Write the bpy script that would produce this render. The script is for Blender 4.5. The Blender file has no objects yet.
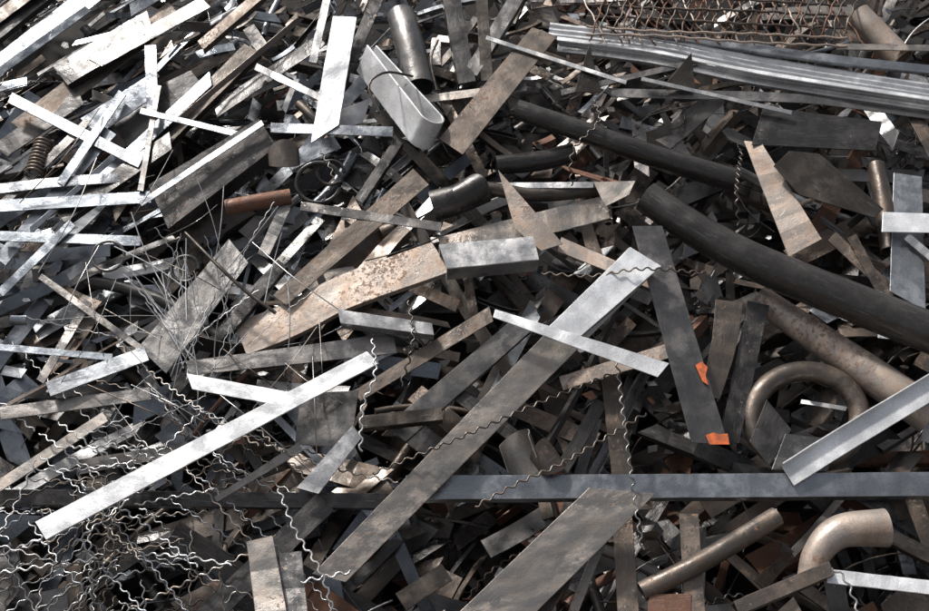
import bpy, math, random
from mathutils import Vector, Matrix, noise
random.seed(7)
R=random.random
def U(a,b): return a+(b-a)*R()
scene=bpy.context.scene
# ------------------------------------------------------------------ frame of the heap
O=Vector((0,0,1.6)); SL=math.radians(30)
E1=Vector((1,0,0)); E2=Vector((0,math.cos(SL),math.sin(SL))); N=Vector((0,-math.sin(SL),math.cos(SL)))
PITCH=math.radians(30); DIST=4.5; LENS=40.0
CAM=O+DIST*Vector((0,-math.cos(PITCH),math.sin(PITCH)))
FW=Vector((0,math.cos(PITCH),-math.sin(PITCH))); UPV=Vector((0,math.sin(PITCH),math.cos(PITCH)))
F=LENS/36*927
def H(x,y,h=0.0):
    """survey grid reading -> real point at height h over the sloping heap face"""
    d=(FW+E1*((x-463.5)/F)-UPV*((y-304.5)/F))
    t=((O+N*h)-CAM).dot(N)/d.dot(N)
    return CAM+d*t
def MPP(p): return (p-CAM).dot(FW)/F
def grid(p):
    d=p-CAM; z=d.dot(FW)
    return 463.5+F*d.dot(E1)/z, 304.5-F*d.dot(UPV)/z
def HP(u,v,h): return O+E1*u+E2*v+N*h

# ------------------------------------------------------------------ materials
def scrap_material(name,bump=0.28):
    m=bpy.data.materials.new(name); m.use_nodes=True
    nt=m.node_tree; nd=nt.nodes; lk=nt.links
    b=nd['Principled BSDF']
    def n(t,**k):
        o=nd.new(t)
        for a,v in k.items(): setattr(o,a,v)
        return o
    uv=n('ShaderNodeUVMap'); uv.uv_map='UVMap'
    ac=n('ShaderNodeAttribute',attribute_name='col'); ap=n('ShaderNodeAttribute',attribute_name='prm')
    sep=n('ShaderNodeSeparateColor'); lk.new(ap.outputs['Color'],sep.inputs[0])
    rust,rough,metal=sep.outputs[0],sep.outputs[1],sep.outputs[2]
    def nz(sx,sy,detail,rgh=0.55,rot=0):
        mp=n('ShaderNodeMapping'); mp.inputs['Scale'].default_value=(sx,sy,1); mp.inputs['Rotation'].default_value=(0,0,rot)
        lk.new(uv.outputs[0],mp.inputs[0])
        t=n('ShaderNodeTexNoise',noise_dimensions='2D'); t.inputs['Scale'].default_value=1; t.inputs['Detail'].default_value=detail; t.inputs['Roughness'].default_value=rgh
        lk.new(mp.outputs[0],t.inputs['Vector']); return t.outputs['Fac']
    def mr(i,a,b_,c,d):
        t=n('ShaderNodeMapRange'); lk.new(i,t.inputs[0])
        for k,v in zip((1,2,3,4),(a,b_,c,d)):
            if hasattr(v,'links'): lk.new(v,t.inputs[k])
            else: t.inputs[k].default_value=v
        return t.outputs[0]
    def ma(op,a,b_,cl=False):
        t=n('ShaderNodeMath',operation=op); t.use_clamp=cl
        for k,v in zip((0,1),(a,b_)):
            if hasattr(v,'links'): lk.new(v,t.inputs[k])
            else: t.inputs[k].default_value=v
        return t.outputs[0]
    def mix(f,a,b_,bl='MIX'):
        t=n('ShaderNodeMix',data_type='RGBA',blend_type=bl)
        for k,v in zip((0,6,7),(f,a,b_)):
            if hasattr(v,'links'): lk.new(v,t.inputs[k])
            else: t.inputs[k].default_value=v
        return t.outputs[2]
    scr=nz(9,260,2,rot=0.5); blot=nz(12,12,6,0.6); big=nz(3.2,3.2,2); fine=nz(190,190,2,0.7); rn=nz(46,46,6,0.72,rot=.7)
    c=mix(1.0,ac.outputs['Color'],mr(big,0.3,0.7,0.65,1.2),'MULTIPLY')
    # broad, faint warm oxide film
    st=ma('MULTIPLY',mr(blot,0.36,0.64,0.0,1.0),mr(rust,0.1,0.8,0.0,0.75))
    c=mix(st,c,mix(1.0,c,(0.72,0.56,0.45,1),'MULTIPLY'))
    g=mr(blot,0.56,0.44,0.0,0.6)
    g=ma('MULTIPLY',g,ma('MULTIPLY',mr(big,0.35,0.62,0.1,1.0),mr(rust,0.0,0.5,0.25,1.0)))
    c=mix(g,c,mix(1.0,c,(0.34,0.32,0.31,1),'MULTIPLY'))
    c=mix(1.0,c,mr(fine,0.3,0.7,0.82,1.12),'MULTIPLY')
    s=mr(scr,0.66,0.74,0.0,0.3)
    c=mix(s,c,mix(0.5,c,(0.6,0.6,0.6,1)))
    # crisp little rust specks and scabs, gathered in patches
    th=ma('SUBTRACT',0.70,ma('MULTIPLY',rust,0.19))
    mix2=ma('ADD',ma('MULTIPLY',rn,0.62),ma('MULTIPLY',big,0.38))
    rm=mr(mix2,th,ma('ADD',th,0.07),0.0,1.0)
    rc=mix(mr(fine,0.35,0.65,0,1),(0.065,0.035,0.022,1),(0.19,0.10,0.058,1))
    rc=mix(mr(rn,0.60,0.74,0,0.85),rc,(0.42,0.18,0.07,1))
    rc=mix(mr(blot,0.4,0.6,0,0.4),rc,(0.11,0.08,0.065,1))
    c=mix(ma('MULTIPLY',rm,0.8),c,rc)
    lk.new(c,b.inputs['Base Color'])
    r=ma('ADD',rough,mr(blot,0.35,0.65,-0.10,0.16)); r=ma('ADD',r,ma('MULTIPLY',rm,0.3),True)
    lk.new(r,b.inputs['Roughness'])
    lk.new(ma('MULTIPLY',metal,mr(rm,0,1,1.0,0.25)),b.inputs['Metallic'])
    bh=ma('ADD',ma('MULTIPLY',blot,0.5),ma('ADD',ma('MULTIPLY',fine,0.08),ma('MULTIPLY',ma('MULTIPLY',rm,fine),0.35)))
    bh=ma('ADD',bh,ma('MULTIPLY',big,3.0))
    bp=n('ShaderNodeBump'); bp.inputs['Strength'].default_value=bump; bp.inputs['Distance'].default_value=0.02
    lk.new(bh,bp.inputs['Height']); lk.new(bp.outputs[0],b.inputs['Normal'])
    return m
MAT=scrap_material('weathered_scrap_steel')
def simple_mat(name,c1,c2,scale,rough=0.9):
    m=bpy.data.materials.new(name); m.use_nodes=True; nt=m.node_tree; b=nt.nodes['Principled BSDF']
    t=nt.nodes.new('ShaderNodeTexNoise'); t.inputs['Scale'].default_value=scale; t.inputs['Detail'].default_value=8
    tc=nt.nodes.new('ShaderNodeTexCoord'); nt.links.new(tc.outputs['Object'],t.inputs['Vector'])
    r=nt.nodes.new('ShaderNodeValToRGB'); r.color_ramp.elements[0].position=.35; r.color_ramp.elements[1].position=.65
    r.color_ramp.elements[0].color=(*c1,1); r.color_ramp.elements[1].color=(*c2,1)
    nt.links.new(t.outputs['Fac'],r.inputs[0]); nt.links.new(r.outputs[0],b.inputs['Base Color']); b.inputs['Roughness'].default_value=rough
    bp=nt.nodes.new('ShaderNodeBump'); bp.inputs['Strength'].default_value=.6; nt.links.new(t.outputs['Fac'],bp.inputs['Height']); nt.links.new(bp.outputs[0],b.inputs['Normal'])
    return m
M_GROUND=simple_mat('packed_dirt',(0.07,0.055,0.045),(0.16,0.13,0.10),3)
M_MOUND=simple_mat('gap_shade_dirt',(0.004,0.0035,0.003),(0.018,0.013,0.010),14)  # brown dirt taken near black: shade of the deep gaps put into its colour
M_ORANGE=simple_mat('orange_marking_paint',(0.72,0.15,0.035),(0.30,0.08,0.035),34,0.6)

PAL={ # colour, rust, roughness, metallic
'W':((0.87,0.875,0.88),0.03,0.30,0.5),'S':((0.52,0.52,0.52),0.25,0.32,0.8),'B':((0.25,0.275,0.305),0.25,0.30,0.88),
'C':((0.33,0.35,0.37),0.2,0.31,0.85),
'G':((0.22,0.215,0.21),0.4,0.32,0.85),'D':((0.065,0.063,0.062),0.35,0.32,0.65),'N':((0.17,0.147,0.128),0.65,0.38,0.7),
'M':((0.38,0.36,0.335),0.62,0.36,0.7),'R':((0.20,0.105,0.07),0.85,0.55,0.3),'T':((0.50,0.44,0.39),0.8,0.46,0.45),
'P':((0.085,0.074,0.064),0.4,0.34,0.75),'K':((0.050,0.046,0.043),0.1,0.26,0.45)}
# ------------------------------------------------------------------ mesh buffer
class Buf:
    def __init__(s): s.v=[];s.f=[];s.uv=[];s.c=[];s.p=[];s.sm=[]
    def add(s,verts,faces,uvs,look,smooth=False,jit=0.0):
        o=len(s.v); s.v+=[tuple(q) for q in verts]
        (c,ru,ro,me)=look
        for f,u in zip(faces,uvs):
            s.f.append([o+i for i in f]); s.uv+=u
            s.c+=[c]*len(f); s.p+=[(ru,ro,me)]*len(f); s.sm.append(smooth)
    def obj(s,name,mat=None,bevel=0,parent=None):
        me=bpy.data.meshes.new(name); me.from_pydata(s.v,[],s.f)
        uvl=me.uv_layers.new(name='UVMap'); flat=[x for u in s.uv for x in u]; uvl.data.foreach_set('uv',flat)
        a=me.color_attributes.new('col','FLOAT_COLOR','CORNER'); a.data.foreach_set('color',[x for c in s.c for x in (c[0],c[1],c[2],1)])
        a=me.color_attributes.new('prm','FLOAT_COLOR','CORNER'); a.data.foreach_set('color',[x for c in s.p for x in (c[0],c[1],c[2],1)])
        me.polygons.foreach_set('use_smooth',s.sm); me.materials.append(mat or MAT); me.update()
        ob=bpy.data.objects.new(name,me); scene.collection.objects.link(ob)
        if bevel:
            md=ob.modifiers.new('worn_edges','BEVEL'); md.width=bevel; md.segments=1; md.limit_method='ANGLE'; md.angle_limit=math.radians(50)
        if parent: ob.parent=parent
        return ob
def loft(buf,secs,look,caps=True,smooth=False,closed=True,inner=None):
    n=len(secs[0]); m=len(secs); ou,ov=U(0,50),U(0,50)
    per=[0]
    for i in range(n): per.append(per[-1]+(secs[0][(i+1)%n]-secs[0][i]).length)
    ln=[0]
    for j in range(1,m): ln.append(ln[-1]+(secs[j][0]-secs[j-1][0]).length)
    V=[p for s in secs for p in s]; Fc=[];UVs=[]
    for j in range(m-1):
        for i in range(n):
            k=(i+1)%n
            Fc.append((j*n+i,j*n+k,(j+1)*n+k,(j+1)*n+i))
            UVs.append([(ou+ln[j],ov+per[i]),(ou+ln[j],ov+per[i+1]),(ou+ln[j+1],ov+per[i+1]),(ou+ln[j+1],ov+per[i])])
    buf.add(V,Fc,UVs,look,smooth)
    if inner:
        V=[p for s in inner for p in s];Fc=[];U2=[]
        for j in range(m-1):
            for i in range(n):
                k=(i+1)%n
                Fc.append((j*n+k,j*n+i,(j+1)*n+i,(j+1)*n+k))
                U2.append([(ou+ln[j],ov+per[i+1]),(ou+ln[j],ov+per[i]),(ou+ln[j+1],ov+per[i]),(ou+ln[j+1],ov+per[i+1])])
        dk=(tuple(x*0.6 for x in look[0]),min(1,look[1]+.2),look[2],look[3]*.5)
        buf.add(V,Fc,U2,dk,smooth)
        for j,fl in ((0,1),(m-1,0)):
            V=list(secs[j])+list(inner[j]);Fc=[];U2=[]
            for i in range(n):
                k=(i+1)%n; q=(i,n+i,n+k,k)
                Fc.append(q if not fl else q[::-1]); U2.append([(ou,ov),(ou+.01,ov),(ou+.01,ov+.02),(ou,ov+.02)])
            buf.add(V,Fc,U2,look)
    elif caps:
        for j,fl in ((0,1),(m-1,0)):
            idx=list(range(n)); idx=idx[::-1] if fl else idx
            buf.add(secs[j],[idx],[[(ou+i*.01,ov+i*.013) for i in idx]],look)
def prof(kind,w,t,d):
    k=min(0.45,t/max(w,1e-4))
    if kind=='flat': return [(0,0),(1,0),(1,-t),(0,-t)]
    if kind=='L': return [(0,0),(1,0),(1,-d),(1-k,-d),(1-k,-t),(0,-t)]
    if kind=='U': return [(0,0),(1,0),(1,-d),(1-k,-d),(1-k,-t),(k,-t),(k,-d),(0,-d)]
    if kind=='Uup': return [(0,d),(k,d),(k,0),(1-k,0),(1-k,d),(1,d),(1,-t),(0,-t)]
    if kind=='Lup': return [(0,d),(k,d),(k,0),(1,0),(1,-t),(0,-t)]
    if kind=='rib':
        o=[];z=[0,0,d,d,0,0,d,d,0,0,d,d,0,0]; n=len(z)
        for i in range(n): o.append((i/(n-1),z[i]))
        return o+[(a,b-t) for a,b in o[::-1]]
def slab(buf,Ls,Rs,look,kind='flat',t=0.006,d=0.03,smooth=False):
    m=len(Ls); secs=[];inn=[]
    for j in range(m):
        a=Ls[max(0,j-1)];b=Ls[min(m-1,j+1)]
        dr=(b-a).normalized(); s=Rs[j]-Ls[j]; w=s.length
        nn=dr.cross(s).normalized()
        if nn.dot(N)<0: nn=-nn
        if kind=='box':
            k=min(.3,t/w)
            secs.append([Ls[j]+s*x+nn*y for x,y in ((0,0),(1,0),(1,-d),(0,-d))])
            inn.append([Ls[j]+s*x+nn*y for x,y in ((k,-t),(1-k,-t),(1-k,-d+t),(k,-d+t))])
        else: secs.append([Ls[j]+s*x+nn*y for x,y in prof(kind,w,t,d)])
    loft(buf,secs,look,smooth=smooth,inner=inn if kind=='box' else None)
def cat(pts,n):
    P=[Vector(p) for p in pts]
    if len(P)==2: return [P[0].lerp(P[1],i/n) for i in range(n+1)]
    P=[P[0]*2-P[1]]+P+[P[-1]*2-P[-2]]; segs=len(P)-3; out=[]
    for i in range(n+1):
        x=i/n*segs; k=min(int(x),segs-1); t=x-k
        a,b,c,d=P[k:k+4]
        out.append(0.5*((2*b)+(c-a)*t+(2*a-5*b+4*c-d)*t*t+(3*b-a-3*c+d)*t**3))
    return out
def look(key,v=0.10):
    c,ru,ro,me=PAL[key] if isinstance(key,str) else key
    k=U(1-v,1+v); return (tuple(min(.92,x*k) for x in c),min(1,max(0,ru+U(-.08,.08))),max(.15,ro+U(-.06,.06)),me)
def wav(a,m):
    ph=U(0,6); f=U(.6,1.6); return [a*math.sin(ph+f*j/m*6.28)+a*.4*math.sin(ph*2+f*2.7*j/m*6.28) for j in range(m+1)]
def band(name,pts,w,key,kind='flat',t=0.006,d=0.03,roll=0,cut=(0,0),n=14,wave=0.003,bev=0.0015,buf=None):
    q=cat(pts,n); m=len(q)-1
    dx,dy=q[-1][0]-q[0][0],q[-1][1]-q[0][1]
    Ls=[];Rs=[];wv=wav(wave,m)
    for j,p in enumerate(q):
        a=q[max(0,j-1)];b=q[min(m,j+1)]; tx,ty=b[0]-a[0],b[1]-a[1]; l=math.hypot(tx,ty); tx/=l;ty/=l
        px,py=-ty,tx
        if dx<0: px,py=-px,-py
        ww=(w if not isinstance(w,(list,tuple)) else w[0]+(w[1]-w[0])*j/m)/2
        ct=0
        if j==0: ct=cut[0]
        if j==m: ct=cut[1]
        e=U(-.2,.2)
        Ls.append(H(p[0]-px*(ww+e)-tx*ct,p[1]-py*(ww+e)-ty*ct,p[2]+wv[j]+roll/2))
        Rs.append(H(p[0]+px*(ww+e)+tx*ct,p[1]+py*(ww+e)+ty*ct,p[2]+wv[j]-roll/2))
    b=buf or Buf(); slab(b,Ls,Rs,look(key),kind,t,d)
    if buf is None: return b.obj(name,bevel=bev)
def quad(name,A,B,C,D,key,kind='flat',t=0.006,d=0.03,n=10,wave=0.003,bev=0.0015):
    """A,B = upper/lower corner of one end, D,C = upper/lower corner of the other"""
    Ls=[];Rs=[];wv=wav(wave,n)
    for j in range(n+1):
        f=j/n
        l=[A[i]+(D[i]-A[i])*f for i in range(3)]; r=[B[i]+(C[i]-B[i])*f for i in range(3)]
        Ls.append(H(l[0]+U(-.2,.2),l[1]+U(-.2,.2),l[2]+wv[j])); Rs.append(H(r[0]+U(-.2,.2),r[1]+U(-.2,.2),r[2]+wv[j]))
    b=Buf(); slab(b,Ls,Rs,look(key),kind,t,d); return b.obj(name,bevel=bev)
def poly3(buf,P,t,lk):
    nn=(P[1]-P[0]).cross(P[2]-P[0]).normalized()
    if nn.dot(N)<0: nn=-nn; P=P[::-1]
    n=len(P); lo=max(((P[(i+1)%n]-P[i]) for i in range(n)),key=lambda q:q.length).normalized(); la=nn.cross(lo)
    ou,ov=U(0,50),U(0,50); uv=[(ou+(p-P[0]).dot(lo),ov+(p-P[0]).dot(la)) for p in P]
    V=P+[p-nn*t for p in P]
    Fc=[list(range(n)),list(range(2*n-1,n-1,-1))]; UVs=[uv,uv[::-1]]
    for i in range(n):
        k=(i+1)%n; Fc.append((i,n+i,n+k,k)); UVs.append([uv[i],(uv[i][0]+t,uv[i][1]),(uv[k][0]+t,uv[k][1]),uv[k]])
    buf.add(V,Fc,UVs,lk)
def plate(name,pts,key,t=0.005,bev=0.0015):
    b=Buf(); P=[H(*p) for p in pts]; poly3(b,P,t,look(key)); return b.obj(name,bevel=bev)
def rings(path,rad,ns=20,squash=1.0,ph=0):
    out=[];m=len(path)-1; up=N.copy()
    for j,p in enumerate(path):
        d=(path[min(m,j+1)]-path[max(0,j-1)]).normalized()
        s=d.cross(up)
        if s.length<.05: s=d.cross(Vector((1,0,.3)))
        s.normalize(); u=s.cross(d).normalized()
        r=rad[j] if isinstance(rad,list) else rad
        out.append([p+s*(r*math.cos(6.2832*i/ns+ph))+u*(r*squash*math.sin(6.2832*i/ns+ph)) for i in range(ns)])
    return out
def pipe(name,pts,rpx,key,wall=0.005,n=20,ns=28,squash=1,buf=None):
    q=cat(pts,n); path=[H(*p) for p in q]; m=len(q)-1
    rr=[(rpx[0]+(rpx[1]-rpx[0])*j/m if isinstance(rpx,(list,tuple)) else rpx)*MPP(path[j]) for j in range(m+1)]
    o=rings(path,rr,ns,squash); i=rings(path,[r-wall for r in rr],ns,squash)
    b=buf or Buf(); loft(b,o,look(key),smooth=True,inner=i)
    if buf is None: return b.obj(name)
def wire3(buf,path,r,lk,amp=0.0,per=0.05,ns=4,plane=None):
    tot=sum((path[i+1]-path[i]).length for i in range(len(path)-1)); step=per/6 if amp else 0.03
    n=max(3,int(tot/step)); out=[];k=0;L0=0
    sl=(path[1]-path[0]).length
    for i in range(n+1):
        s=tot*i/n
        while k<len(path)-2 and s>L0+sl: L0+=sl;k+=1;sl=(path[k+1]-path[k]).length
        f=(s-L0)/sl; p=path[k].lerp(path[k+1],min(1,max(0,f))); d=(path[k+1]-path[k]).normalized()
        if amp:
            side=d.cross(plane or N); side.normalize()
            w=math.sin(s/per*6.2832); w=max(-.8,min(.8,w*1.25)); p=p+side*amp*w
        out.append(p)
    loft(buf,rings(out,r,ns),lk,smooth=True)
def wire(name,pts,key='G',r=0.004,amp=0.008,per=0.05,buf=None,ns=6):
    path=[H(*p) for p in cat(pts,max(8,4*len(pts)))]
    b=buf or Buf(); wire3(b,path,r,look(key),amp,per,ns)
    if buf is None: return b.obj(name)

# ------------------------------------------------------------------ ground + mound
def make_ground():
    me=bpy.data.meshes.new('ground'); s=400
    me.from_pydata([(-s,-s,0),(s,-s,0),(s,s,0),(-s,s,0)],[],[(0,1,2,3)]); me.materials.append(M_GROUND)
    scene.collection.objects.link(bpy.data.objects.new('ground',me))
    vs=[];fs=[];nx,ny=120,110
    for j in range(ny+1):
        for i in range(nx+1):
            x=-7+14*i/nx; y=-4+13*j/ny
            z=1.6+math.tan(SL)*y-0.72
            z=min(z, 3.9-0.72+0.15*math.sin(x), 4.6-0.7*(y-3.5))
            edge=max(0,abs(x)-4.2); z-=edge*1.1
            z+=0.10*noise.noise(Vector((x*1.7,y*1.7,3)))+0.05*noise.noise(Vector((x*6,y*6,9)))
            vs.append((x,y,max(-.05,z)))
    for j in range(ny):
        for i in range(nx):
            a=j*(nx+1)+i; fs.append((a,a+1,a+nx+2,a+nx+1))
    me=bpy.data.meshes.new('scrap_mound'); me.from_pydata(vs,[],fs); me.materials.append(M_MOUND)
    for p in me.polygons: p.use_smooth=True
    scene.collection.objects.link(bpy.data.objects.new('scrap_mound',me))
make_ground()

# ------------------------------------------------------------------ mass of mixed scrap (one object)
VOID=[(430,560,80,.36),(690,500,60,.3),(780,260,60,.28),(650,440,60,.34),(560,560,60,.28),(730,550,70,.32),(470,350,35,.18),(300,530,60,.26),
      (340,340,40,.14),(100,540,120,.30),(200,480,110,.22),(800,390,70,.32),(900,530,70,.3),(440,500,60,.28),(620,300,45,.16),(140,240,60,.12),
      (520,200,40,.14),(560,420,60,.28),(60,420,60,.14),(240,180,40,.12),(690,210,40,.2),(850,230,40,.14),(120,30,60,.14),(30,60,60,.12),
      (640,10,60,.16),(720,15,60,.16),(800,10,60,.16),(290,20,40,.14),(80,310,50,.12)]
def depress(x,y):
    d=0
    for a,b,r,k in VOID:
        q=((x-a)**2+(y-b)**2)/(r*r)
        if q<4: d=max(d,k*math.exp(-q*.8))
    return d
def rot_frame(ang,tilt,roll):
    d=(E1*math.cos(ang)+E2*math.sin(ang)); d=(d*math.cos(tilt)+N*math.sin(tilt)).normalized()
    s=d.cross(N).normalized(); u=s.cross(d).normalized()
    s2=s*math.cos(roll)+u*math.sin(roll); u2=s2.cross(d).normalized()
    return d,s2,u2
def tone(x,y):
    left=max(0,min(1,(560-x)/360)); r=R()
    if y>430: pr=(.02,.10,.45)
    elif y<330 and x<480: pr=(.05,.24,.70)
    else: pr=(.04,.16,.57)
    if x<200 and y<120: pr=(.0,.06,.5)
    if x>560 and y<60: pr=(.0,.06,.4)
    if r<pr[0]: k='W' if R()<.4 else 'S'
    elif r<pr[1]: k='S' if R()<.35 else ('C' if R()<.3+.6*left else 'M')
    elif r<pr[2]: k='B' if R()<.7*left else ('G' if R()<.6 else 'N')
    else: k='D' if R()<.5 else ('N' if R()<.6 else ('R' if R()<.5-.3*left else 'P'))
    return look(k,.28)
def scrap_piece(buf,c,x,y,top,small):
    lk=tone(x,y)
    r=R()
    if x<200 and y<230 and R()<.75: ang=math.radians(random.gauss(42,9))
    elif R()<.45: ang=math.radians(random.gauss(38,18))
    elif R()<.4: ang=math.radians(random.gauss(-28,16))
    else: ang=U(0,3.1416)
    L=min(1.3,max(.14,random.lognormvariate(math.log(.46),.5)))*(.5 if small else 1)
    W=U(.025,.125)*(.55 if small else 1); tilt=random.gauss(0,.17); roll=random.gauss(0,.42)
    d,s,u=rot_frame(ang,tilt,roll)
    tb=Buf(); nseg=6
    if r<.56: kind='flat'
    elif r<.66: kind='L'
    elif r<.73: kind='U'
    elif r<.78: kind='Uup'
    elif r<.82: kind='box'
    elif r<.87: kind='pipe'
    elif r<.97: kind='poly'
    else: kind='curl'
    if kind=='pipe':
        rad=U(.010,.03); bend=U(-.08,.08)*L
        path=[c+d*(L*(f-.5))+s*bend*4*f*(1-f) for f in [i/8 for i in range(9)]]
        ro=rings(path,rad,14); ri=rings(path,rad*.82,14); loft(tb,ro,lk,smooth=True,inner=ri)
    elif kind=='poly':
        n=random.choice((3,4,4,5)); rad=L*.36; P=[]
        a0=U(0,6)
        for i in range(n):
            a=a0+6.283*(i+U(-.25,.25))/n; rr=rad*U(.5,1.1); P.append(c+d*math.cos(a)*rr+s*math.sin(a)*rr*.6)
        poly3(tb,P,.004,lk)
    elif kind=='curl':
        rad=U(.02,.05); a1=U(1.5,3.5); wd=U(.03,.08); secs=[]
        for i in range(17):
            a=a1*i/16; rr=rad*(1+.25*i/16)
            e=u*math.sin(a)+s*math.cos(a); p=c+e*rr; 
            secs.append([p-d*wd/2,p+d*wd/2,p+d*wd/2-e*.003,p-d*wd/2-e*.003])
        loft(tb,secs,lk,smooth=False)
    else:
        bend=random.gauss(0,.022)*L*2; kink=U(-.4,.4) if R()<.2 else 0; kp=random.choice((2,3,4))/6; tw=random.gauss(0,.2)
        Ls=[];Rs=[]; 
        taper=U(.3,1) if R()<.25 else 1; cut=[U(-.6,.6)*W if R()<.5 else 0 for _ in (0,1)]
        for i in range(nseg+1):
            f=i/nseg; p=c+d*(L*(f-.5))+u*(bend*4*f*(1-f)+kink*L*max(0,f-kp))
            a=tw*(f-.5); ss=s*math.cos(a)+u*math.sin(a); w=W*(1+(taper-1)*f)
            ct=d*(cut[0] if i==0 else cut[1] if i==nseg else 0)
            Ls.append(p-ss*w/2-ct); Rs.append(p+ss*w/2+ct)
        slab(tb,Ls,Rs,lk,kind,t=U(.003,.006) if kind!='box' else .004,d=U(.02,.05) if kind!='box' else W*U(.5,1))
    mx=max((Vector(v)-O).dot(N) for v in tb.v); sh=N*(top-mx)
    tb.v=[tuple(Vector(v)+sh) for v in tb.v]
    o=len(buf.v); buf.v+=tb.v; buf.f+=[[i+o for i in f] for f in tb.f]; buf.uv+=tb.uv; buf.c+=tb.c; buf.p+=tb.p; buf.sm+=tb.sm
heap=Buf()
NP=3500
for i in range(NP):
    u=U(-3.1,3.1); v=U(-2.0,2.7); x,y=grid(HP(u,v,0))
    lay=R()
    top=-0.38*lay**1.1+0.035 - depress(x,y)
    small=(R()<.3) or y<100
    if y>400 and R()<.25+.35*(top>-.05): continue
    scrap_piece(heap,HP(u,v,0),x,y,top,small)
for i in range(380):
    u=U(-3,3); v=U(-1.9,2.6); x,y=grid(HP(u,v,0)); L=U(.15,.6)
    d,s,u2=rot_frame(U(0,3.14) if R()<.5 else math.radians(random.gauss(40,20)),random.gauss(0,.2),0)
    c=HP(u,v,U(-.2,.0)-depress(x,y)); bend=U(-.1,.1)
    path=[c+d*L*(f-.5)+s*bend*4*f*(1-f)+N*U(-.004,.004) for f in [k/6 for k in range(7)]]
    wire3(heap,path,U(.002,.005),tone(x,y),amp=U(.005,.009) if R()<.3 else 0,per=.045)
# small chips, clippings and turnings
for i in range(1300):
    u=U(-2.8,2.8); v=U(-1.7,2.5); x,y=grid(HP(u,v,0)); c=HP(u,v,U(-.25,.02)-depress(x,y))
    d,s,q=rot_frame(U(0,6.28),random.gauss(0,.4),random.gauss(0,.6)); r=U(.012,.035); n=random.choice((3,4,5)); a0=U(0,6)
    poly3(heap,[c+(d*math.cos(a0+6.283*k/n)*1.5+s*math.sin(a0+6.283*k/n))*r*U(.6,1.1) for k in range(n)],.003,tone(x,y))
heap.obj('scrap_metal_heap')

# ------------------------------------------------------------------ individually recognisable pieces
for a,e,w,k,kind in [((-60,110,.03),(110,-20,.05),20,'B','flat'),((-40,60,.07),(60,-20,.08),16,'D','L'),((-30,92,.08),(88,8,.10),8,'B','flat'),
    ((20,128,.04),(175,10,.06),22,'N','flat'),((60,75,.08),(150,22,.10),24,'D','L'),((95,62,.10),(205,2,.11),13,'G','flat'),
    ((0,150,.03),(80,95,.05),18,'D','flat'),((130,10,.10),(190,-25,.10),12,'B','flat'),((-20,30,.09),(40,-15,.1),12,'P','flat'),
    ((200,45,.11),(262,-8,.13),10,'N','L'),((150,150,.05),(252,48,.10),18,'P','U'),((180,118,.11),(300,18,.13),6,'N','flat'),
    ((215,110,.06),(320,40,.08),13,'D','flat'),((100,180,.06),(210,78,.10),12,'B','flat'),((0,260,.06),(110,130,.1),14,'B','flat'),
    ((30,230,.09),(120,150,.11),6,'C','flat'),((-10,215,.09),(88,120,.1),8,'G','flat'),((60,215,.08),(170,140,.11),16,'D','L')]:
    band('steel_slat',[a,e],w,k,kind=kind,d=.035,roll=U(-.01,.02),cut=(U(-4,4),U(-4,4)))
band('steel_flat_bar',[(150,45,.11),(152,110,.10)],12,'B')
band('steel_flat_bar',[(10,97,.12),(140,162,.11)],11,'C',t=.008)
band('steel_flat_bar',[(0,205,.10),(150,196,.11)],12,'B')
band('steel_flat_bar',[(-20,190,.09),(60,181,.11),(130,176,.09)],10,'C')
band('steel_flat_bar',[(60,183,.12),(122,92,.12)],9,'B')
band('steel_flat_bar',[(140,110,.13),(248,136,.13)],6,'C')
band('steel_flat_bar',[(140,190,.12),(158,85,.12)],6,'G')
quad('dark_steel_beam',(148,184,.11),(168,228,.09),(276,146,.14),(258,118,.16),'D',kind='box',d=.10,t=.006)
band('steel_flat_bar',[(140,203,.14),(262,122,.19)],6,'C')
quad('sheet_metal_offcut',(80,118,.07),(98,134,.06),(160,92,.09),(146,76,.10),'B')
quad('dark_steel_plate',(105,110,.02),(130,150,.01),(215,100,.04),(190,70,.05),'D')
band('steel_flat_bar',[(255,66,.12),(328,101,.12)],7,'S')
band('steel_flat_bar',[(270,127,.14),(392,131,.14)],10,'B')
band('steel_flat_bar',[(328,-10,.14),(312,62,.13)],8,'S')
quad('white_flat_bar',(332,16,.17),(356,17,.17),(338,124,.15),(310,142,.15),'W',wave=.001)
pipe('steel_pipe',[(400,15,.14),(410,50,.14),(418,88,.12)],[14,16],'G',ns=24)
band('steel_channel',[(450,-5,.09),(466,82,.08)],18,'D',kind='U',d=.05)
band('steel_channel',[(520,-10,.09),(470,72,.08)],14,'G',kind='U',d=.04)
band('steel_flat_bar',[(480,-10,.10),(486,80,.08)],12,'P')
band('steel_flat_bar',[(380,-10,.10),(350,60,.08)],12,'D')
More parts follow.
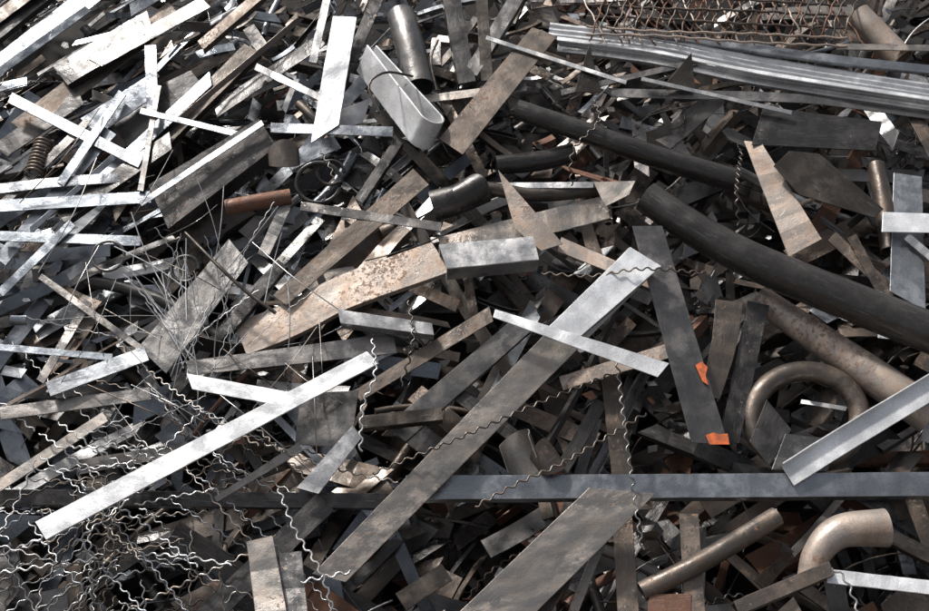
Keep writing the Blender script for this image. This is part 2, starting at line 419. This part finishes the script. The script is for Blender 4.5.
def strap():
    b=Buf(); a=H(366,58,.12); e=H(425,128,.16); dr=(e-a).normalized(); sd=dr.cross(N).normalized()
    if sd.x<0: sd=-sd
    up=sd.cross(dr).normalized()
    if up.dot(N)<0: up=-up
    nb=(sd*.86-up*.5).normalized(); wv=(up*.86+sd*.5).normalized(); rad=.062; L=(e-a).length
    pts=[]
    for i in range(12): pts.append((a+dr*(L*i/11)+nb*rad*(.5+.5*i/11),nb))
    for i in range(1,20):
        t=math.pi*i/20; pts.append((e+nb*rad*math.cos(t)+dr*rad*math.sin(t),nb*math.cos(t)+dr*math.sin(t)))
    for i in range(12): pts.append((e-dr*(L*i/11)-nb*rad*(1-.5*i/11),-nb))
    W=.15; secs=[]
    for p,q in pts: secs.append([p-wv*W/2,p+wv*W/2,p+wv*W/2-q*.009,p-wv*W/2-q*.009])
    loft(b,secs,((.88,.88,.88),.03,.32,.35)); b.obj('folded_steel_strap',bevel=.001)
strap()
# big diagonals in the middle
quad('rusty_flat_bar',(531,27,.15),(556,36,.15),(462,154,.17),(438,138,.17),'N')
quad('rusty_flat_bar',(412,168,.15),(428,184,.15),(286,304,.10),(272,294,.10),'N')
band('steel_flat_bar',[(395,102,.12),(525,86,.12)],8,'M')
band('steel_flat_bar',[(358,200,.10),(398,140,.12)],10,'D',kind='L')
band('curved_rusty_bar',[(240,338,.07),(290,318,.08),(345,290,.10),(440,256,.13)],34,'T',cut=(0,4),kind='L',d=.03)
band('rusty_flat_bar',[(440,248,.10),(606,206,.12)],24,'M')
quad('box_section_tube',(438,243,.22),(446,268,.215),(538,259,.22),(532,235,.225),'S',kind='box',d=.10,t=.008,wave=.001,bev=.003)
quad('box_section_tube',(337,308,.20),(340,322,.198),(433,334,.20),(431,322,.202),'S',kind='box',d=.05,t=.005)
plate('sharp_steel_offcut',[(497,169,.20),(562,243,.15),(540,250,.15),(514,228,.16)],'T')
quad('rusty_flat_bar',(560,236,.12),(556,250,.12),(655,290,.12),(652,276,.12),'T')
pipe('steel_pipe',[(480,187,.12),(540,194,.12),(600,188,.12)],7,'P')
pipe('dark_steel_drum',[(432,206,.10),(458,198,.12),(484,188,.12)],[16,14],'D')
pipe('steel_pipe',[(495,165,.10),(540,160,.10),(572,152,.10)],10,'K')
plate('sheet_metal_offcut',[(592,181,.20),(634,180,.22),(628,194,.21),(604,206,.19)],'M')
band('steel_flat_bar',[(470,185,.14),(592,184,.16)],6,'S')
band('steel_flat_bar',[(300,205,.14),(440,226,.14)],9,'G')
# long pipes
pipe('long_steel_pipe',[(645,196,.22),(697,231,.22),(753,261,.22),(830,293,.22),(927,331,.22),(1000,357,.22)],[16,22],'K',n=36,ns=36,wall=.006)
pipe('steel_pipe',[(516,109,.20),(590,134,.20),(660,158,.20),(734,180,.18)],[10,12],'K',n=26,ns=30)
pipe('rusty_steel_pipe',[(756,296,.06),(835,350,.07),(930,415,.08)],[13,20],'T',n=26,ns=30)
pipe('rusty_pipe',[(226,207,.12),(258,201,.13),(290,196,.12)],8,'R')
def hoop():
    b=Buf(); path=[]
    for i in range(49):
        t=6.2832*i/48; path.append(H(804+54*math.cos(t),416-46*math.sin(t),.05+.03*math.sin(t)))
    secs=rings(path,.042,18); secs[-1]=secs[0]
    loft(b,secs,look('N'),caps=False,smooth=True); b.obj('rusty_pipe_ring')
hoop()
pipe('rusty_pipe',[(855,15,.12),(900,60,.10)],13,'T')
# main bars
quad('long_flat_bar',(627,247,.30),(658,266,.29),(345,580,.14),(312,572,.15),'M',t=.010,n=24,wave=.002)
plate('white_patch_bar',[(629,246,.315),(660,265,.305),(575,339,.266),(541,332,.268)],'W',t=.006)  # white plate laid over the upper end of the long bar
quad('bright_steel_strip',(494,308,.335),(492,316,.335),(656,376,.32),(668,362,.32),'W',t=.004,wave=.001)
quad('leaning_flat_bar',(661,225,.27),(631,225,.27),(690,441,.16),(727,443,.16),'G',t=.008,n=20,wave=.002)
quad('bright_flat_bar',(366,350,.27),(378,362,.27),(46,538,.26),(35,520,.26),'W',t=.008,n=20,wave=.002)
quad('bright_steel_strip',(186,372,.22),(192,388,.22),(290,406,.24),(296,392,.24),'W')
quad('long_square_bar',(405,474,.14),(405,498,.13),(1010,494,.13),(1010,470,.14),'C',kind='box',d=.06,t=.008,n=26)
quad('long_square_bar',(-60,487,.07),(-60,503,.06),(403,507,.08),(403,492,.09),'D',kind='box',d=.05,n=20)
quad('wide_steel_plate',(588,486,.24),(654,492,.23),(455,690,.19),(385,680,.20),'M',t=.006,n=20,wave=.002)
for P in ([(704,434),(712,431),(718,433),(726,432),(728,443),(708,443)],[(694,364),(700,360),(706,366),(704,374),(707,384),(701,380)]):
    b=Buf()
    pts=[H(x,y,.27-(y-225)/217*.11+.0085) for x,y in P]; poly3(b,pts,.001,look('R')); b.obj('orange_paint_mark',M_ORANGE)
# right side
band('rusty_flat_bar',[(728,300,.15),(722,345,.13),(708,395,.10)],[28,22],'N',kind='L',d=.04)
band('dark_flat_bar',[(757,302,.14),(728,440,.06)],[22,20],'D')
band('angle_iron',[(786,474,.15),(850,434,.18),(990,350,.20)],24,'W',kind='Lup',d=.03,t=.006)
plate('sheet_metal_offcut',[(784,432,.14),(836,438,.13),(826,470,.12),(770,468,.13)],'G')
plate('sheet_metal_offcut',[(765,398,.12),(790,428,.12),(768,465,.12),(748,440,.12)],'D')
plate('steel_plate',[(762,106,.14),(880,121,.14),(874,150,.13),(750,144,.13)],'D',t=.007)
plate('steel_plate',[(788,150,.17),(818,153,.17),(882,208,.15),(872,217,.15),(798,194,.16),(772,165,.17)],'P',t=.006)
quad('angle_iron',(742,140,.11),(760,142,.13),(820,238,.12),(787,256,.08),'T',kind='L',d=.03)
quad('steel_plate',(892,172,.10),(920,176,.10),(924,310,.12),(888,290,.12),'C')
pipe('rusty_pipe',[(874,165,.08),(882,205,.08),(888,250,.06)],9,'N')
plate('white_label_plate',[(881,211,.15),(940,213,.15),(940,232,.15),(880,231,.15)],'W')
band('rusty_flat_bar',[(905,100,.1),(940,165,.1)],14,'N')
band('steel_flat_bar',[(610,92,.12),(800,98,.13),(935,115,.12)],9,'G')
band('steel_flat_bar',[(830,235,.10),(900,300,.1)],12,'N')
band('rusty_flat_bar',[(850,235,.12),(880,290,.1)],10,'N')
band('steel_flat_bar',[(905,235,.14),(940,265,.14)],8,'S')
# gutter rails, top right
band('ribbed_steel_rail',[(548,30,.12),(650,42,.14),(760,64,.14),(960,96,.13)],16,((.70,.71,.72),.12,.34,.6),kind='rib',d=.010,t=.003,n=24)
band('ribbed_steel_rail',[(556,48,.11),(650,60,.13),(760,82,.13),(960,112,.12)],10,'S',kind='Uup',d=.016,t=.003,n=24)
band('steel_rail',[(556,38,.145),(650,50,.16),(760,72,.16),(960,103,.15)],3.5,'W',kind='flat',n=24)
band('steel_rail',[(640,30,.15),(720,42,.17),(830,58,.17),(960,72,.16)],8,'C',kind='L',d=.02,n=20)
band('steel_flat_bar',[(485,37,.17),(625,82,.18)],4,'S')
band('steel_flat_bar',[(560,92,.13),(700,60,.15)],6,'G')
band('steel_flat_bar',[(835,46,.18),(960,48,.18)],6,'M')
band('steel_flat_bar',[(760,14,.10),(850,10,.11)],12,'M')
band('steel_flat_bar',[(640,78,.17),(790,112,.17)],4,'S')
plate('triangular_steel_offcut',[(588,44,.20),(600,92,.14),(573,92,.14)],'P')
plate('triangular_steel_offcut',[(690,52,.20),(694,90,.15),(660,88,.15)],'P')
# wire mesh
b=Buf()
for i in range(24):
    x=588+i*11
    wire(None,[(x-12,-10,.16+.02*math.sin(i)),(x+5,18+U(-2,2),.19+U(-.02,.02)),(x+20+U(-3,3),42+U(-4,4),.17)],'R' if i%3 else 'T',r=.005,amp=.004,per=.12,buf=b)
for i in range(24):
    x=592+i*11
    wire(None,[(x+14,-10,.175),(x+2+U(-3,3),18,.205),(x-4+U(-3,3),38+U(-4,4),.165)],'N' if i%3 else 'R',r=.0045,amp=.004,per=.12,buf=b)
for y in (-2,8,20,30,38): wire(None,[(585,y-4,.18),(660,y+U(-3,3),.2),(740,y+U(0,6),.21),(845,y+8,.18)],'T' if y>25 else 'N',r=.006,amp=.004,per=.12,buf=b)
b.obj('rusty_wire_mesh')
# coil spring
b=Buf(); a=H(44,142,.08); e=H(34,176,.08); ax=(e-a).normalized(); s=ax.cross(N).normalized(); q=s.cross(ax)
path=[a.lerp(e,i/160)+(s*math.cos(i*.4)+q*math.sin(i*.4))*.038 for i in range(161)]
loft(b,rings(path,.007,8),look('N'),smooth=True); b.obj('coil_spring')
def ring(name,x,y,h,r,rt,key):
    b=Buf(); c=H(x,y,h); path=[c+(E1*math.cos(t)+(E2*.9+N*.3)*math.sin(t))*r for t in [6.0*i/40 for i in range(41)]]
    loft(b,rings(path,rt,10),look(key),smooth=True); b.obj(name)
ring('steel_ring',318,182,.14,.10,.010,'D'); ring('steel_ring',330,172,.14,.06,.008,'P'); ring('steel_ring',108,255,.10,.07,.007,'G')
ring('steel_ring',185,268,.08,.06,.009,'D')
# middle & lower left
quad('steel_plate',(228,238,.12),(248,262,.12),(166,372,.12),(138,346,.12),'G')
quad('steel_flat_bar',(185,360,.14),(190,374,.14),(396,352,.13),(392,332,.13),'G')
band('steel_flat_bar',[(245,366,.11),(385,338,.12)],14,'N')
band('steel_flat_bar',[(40,275,.12),(150,354,.12)],7,'G')
band('steel_flat_bar',[(-10,345,.10),(112,356,.10)],7,'B')
band('steel_flat_bar',[(48,388,.13),(146,352,.13)],15,'C')
band('steel_flat_bar',[(0,412,.08),(150,392,.10)],13,'G')
band('steel_flat_bar',[(-10,490,.12),(105,415,.13)],11,'M')
band('steel_flat_bar',[(0,292,.10),(72,222,.12)],9,'B')
band('steel_flat_bar',[(0,235,.1),(140,240,.11)],10,'B')
band('steel_flat_bar',[(88,300,.1),(40,380,.1)],9,'G')
band('steel_flat_bar',[(262,255,.1),(285,205,.12)],12,'G')
band('steel_flat_bar',[(225,330,.1),(282,262,.12)],12,'D',kind='L')
plate('thin_steel_sheet',[(300,392,.14),(358,389,.15),(350,447,.13),(294,443,.12)],'G')
quad('steel_flat_bar',(352,424,.19),(361,436,.18),(318,492,.16),(296,486,.16),'S')
band('steel_flat_bar',[(215,498,.16),(300,445,.17)],[6,10],'G')
band('slotted_steel_bar',[(358,421,.20),(441,412,.2)],13,'P',kind='box',d=.04)
quad('steel_flat_bar',(515,315,.14),(530,330,.13),(405,440,.10),(385,425,.11),'G',kind='L')
quad('steel_flat_bar',(488,305,.17),(492,320,.17),(360,400,.12),(352,390,.12),'N')
quad('rusty_flat_bar',(598,355,.14),(617,356,.14),(633,490,.10),(612,490,.10),'N')
quad('rusty_flat_bar',(610,500,.08),(630,500,.08),(640,640,.14),(618,640,.14),'N')
quad('rusty_flat_bar',(678,512,.16),(697,512,.16),(706,640,.18),(684,640,.18),'N')
quad('steel_flat_bar',(246,540,.20),(272,534,.20),(292,640,.22),(258,640,.22),'M')
quad('steel_flat_bar',(278,552,.18),(301,549,.18),(310,640,.20),(286,640,.20),'G')
band('steel_flat_bar',[(180,640,.10),(325,500,.10)],24,'D')
band('steel_flat_bar',[(440,380,.10),(520,440,.08)],14,'D')
band('steel_flat_bar',[(560,470,.10),(600,400,.12)],14,'D')
band('steel_flat_bar',[(560,382,.20),(665,350,.20)],14,'T')
band('steel_flat_bar',[(520,640,.16),(600,520,.14)],14,'P')
band('steel_flat_bar',[(560,640,.12),(612,510,.1)],10,'M')
pipe('rusty_pipe',[(640,590,.16),(700,560,.18),(775,515,.18)],10,'N')
pipe('flared_pipe_elbow',[(806,580,.12),(815,552,.15),(838,530,.17),(884,526,.18)],[11,19],'T',wall=.004,n=24)
band('box_section_tube',[(735,606,.20),(830,566,.22)],15,'N',kind='box',d=.05)
band('bright_flat_bar',[(826,574,.2),(950,588,.22)],14,'W')
band('steel_flat_bar',[(400,600,.12),(446,570,.12)],20,'P')
band('rusty_flat_bar',[(845,512,.1),(940,560,.1)],14,'P',kind='L')
plate('sheet_metal_offcut',[(648,592,.18),(690,592,.18),(690,625,.18),(645,625,.18)],'R')
def shell(name,x,y,h,r,w,a0,a1,ang,key):
    b=Buf(); c=H(x,y,h); d,s,u=rot_frame(ang,.2,.3); secs=[]
    for i in range(21):
        a=a0+(a1-a0)*i/20; e=s*math.cos(a)+u*math.sin(a); p=c+e*r*(1+.15*i/20); ww=w*(.35+.65*math.sin(math.pi*(.12+.8*i/20)))
        secs.append([p-d*ww,p+d*ww,p+d*ww-e*.004,p-d*ww-e*.004])
    loft(b,secs,look(key)); b.obj(name)
shell('curled_steel_shell',515,452,.16,.07,.09,-2.6,.4,1.9,'M'); shell('curled_steel_shell',545,458,.14,.05,.07,-.5,2.6,2.2,'N')
shell('curled_steel_shell',470,192,.14,.06,.08,-.2,2.2,.5,'D'); shell('curled_steel_shell',285,160,.12,.07,.07,0,2.4,1.7,'N')

# crimped wires
for pts,k in [([(372,472,.20),(450,440,.26),(530,405,.28),(612,372,.26)],'P'),([(616,362,.27),(624,430,.27),(634,500,.26),(641,548,.24)],'G'),
    ([(474,505,.22),(520,480,.24),(560,462,.22),(645,412,.2)],'N'),([(372,338,.28),(374,375,.30),(362,405,.28),(360,450,.26)],'S'),
    ([(278,487,.24),(295,530,.26),(320,570,.26),(335,620,.24)],'S'),([(540,272,.26),(590,275,.28),(640,268,.33),(705,272,.28)],'N'),
    ([(570,185,.2),(572,150,.24),(598,120,.28),(592,100,.24)],'P'),([(300,580,.22),(350,570,.22)],'S'),
    ([(740,150,.18),(735,190,.3),(737,225,.25)],'P'),([(830,566,.27),(845,580,.26),(860,620,.25)],'S'),
    ([(408,300,.2),(412,340,.22),(400,385,.18)],'P'),([(320,150,.2),(332,175,.22),(322,200,.2)],'P')]:
    wire('crimped_wire',pts,k)
b=Buf()
for i in range(115):
    x0,y0=random.gauss(120,85),random.gauss(525,55)
    if i%6==0: x0,y0=random.gauss(190,40),random.gauss(430,30)
    if x0>310: x0=280
    a=math.radians(random.choice((random.gauss(215,12),random.gauss(150,18),random.gauss(30,12),random.gauss(95,15),random.gauss(150,18)))); L=U(70,230); cv=U(-.35,.35); h0=U(-.12,.20)
    pts=[]; x,y=x0,y0
    for j in range(4):
        pts.append((x,y,h0+U(-.03,.05))); aa=a+cv*j/3; x+=math.cos(aa)*L/3; y+=math.sin(aa)*L/3
    wire(None,pts,random.choice('PGSNCSM'),r=U(.0025,.0042),amp=U(.005,.008),per=U(.045,.06),buf=b,ns=5)
b.obj('crimped_wire_tangle')
b=Buf()
for i in range(48):
    x0,y0=random.gauss(190,28),random.gauss(345,30)
    a=math.radians(random.gauss(-100,35)); L=U(50,130); cv=U(-.4,.4); pts=[];x,y=x0,y0;h=.1
    for j in range(4):
        pts.append((x,y,h)); aa=a+cv*j/3; x+=math.cos(aa)*L/3;y+=math.sin(aa)*L/3;h+=U(.01,.07)
    wire(None,pts,random.choice('SWWS'),r=U(.0014,.0026),amp=0.003 if R()<.4 else 0,per=.05,buf=b,ns=5)
for i in range(20):
    x0,y0=U(0,330),U(190,420); a=math.radians(random.choice((35,40,-60,-30,80))+U(-12,12)); L=U(60,130)
    wire(None,[(x0,y0,.12),(x0+math.cos(a)*L/2+U(-6,6),y0+math.sin(a)*L/2,.2),(x0+math.cos(a)*L,y0+math.sin(a)*L,.14)],random.choice('SMGN'),r=U(.0016,.0028),amp=0,buf=b,ns=5)
b.obj('loose_wire_bundle')
wire('bent_rod',[(185,232,.2),(215,262,.22),(245,290,.2),(275,312,.18)],'P',r=.008,amp=0)
wire('bent_rod',[(378,112,.26),(368,85,.28),(385,72,.28),(412,76,.22)],'P',r=.006,amp=0)
wire('bent_rod',[(436,90,.2),(430,60,.22),(437,40,.2)],'P',r=.006,amp=0)

# ------------------------------------------------------------------ light + camera
sd=Vector((-0.42,0.40,0.82)).normalized()
el=math.asin(sd.z); az=math.atan2(sd.x,sd.y)
w=bpy.data.worlds.new('World'); scene.world=w; w.use_nodes=True; nt=w.node_tree
sky=nt.nodes.new('ShaderNodeTexSky'); sky.sky_type='NISHITA'; sky.sun_disc=False; sky.sun_elevation=el; sky.sun_rotation=az
sky.air_density=1.0; sky.dust_density=4.0; sky.ozone_density=1.0
hs=nt.nodes.new('ShaderNodeHueSaturation'); hs.inputs['Saturation'].default_value=.35
nt.links.new(sky.outputs[0],hs.inputs['Color']); bg=nt.nodes['Background']; nt.links.new(hs.outputs[0],bg.inputs[0]); bg.inputs[1].default_value=.13
L=bpy.data.lights.new('sun','SUN'); L.energy=5.0; L.angle=math.radians(5); L.color=(1,.97,.93)
lo=bpy.data.objects.new('sun',L); lo.rotation_euler=sd.to_track_quat('Z','Y').to_euler(); scene.collection.objects.link(lo)
c=bpy.data.cameras.new('camera'); c.lens=LENS; c.sensor_width=36; c.clip_end=2000
co=bpy.data.objects.new('camera',c); co.location=CAM
m=Matrix((E1,UPV,-FW)).transposed(); co.rotation_euler=m.to_euler()
scene.collection.objects.link(co); scene.camera=co
scene.view_settings.view_transform='Standard'; scene.view_settings.look='None'; scene.view_settings.exposure=0
print('verts',len(heap.v))
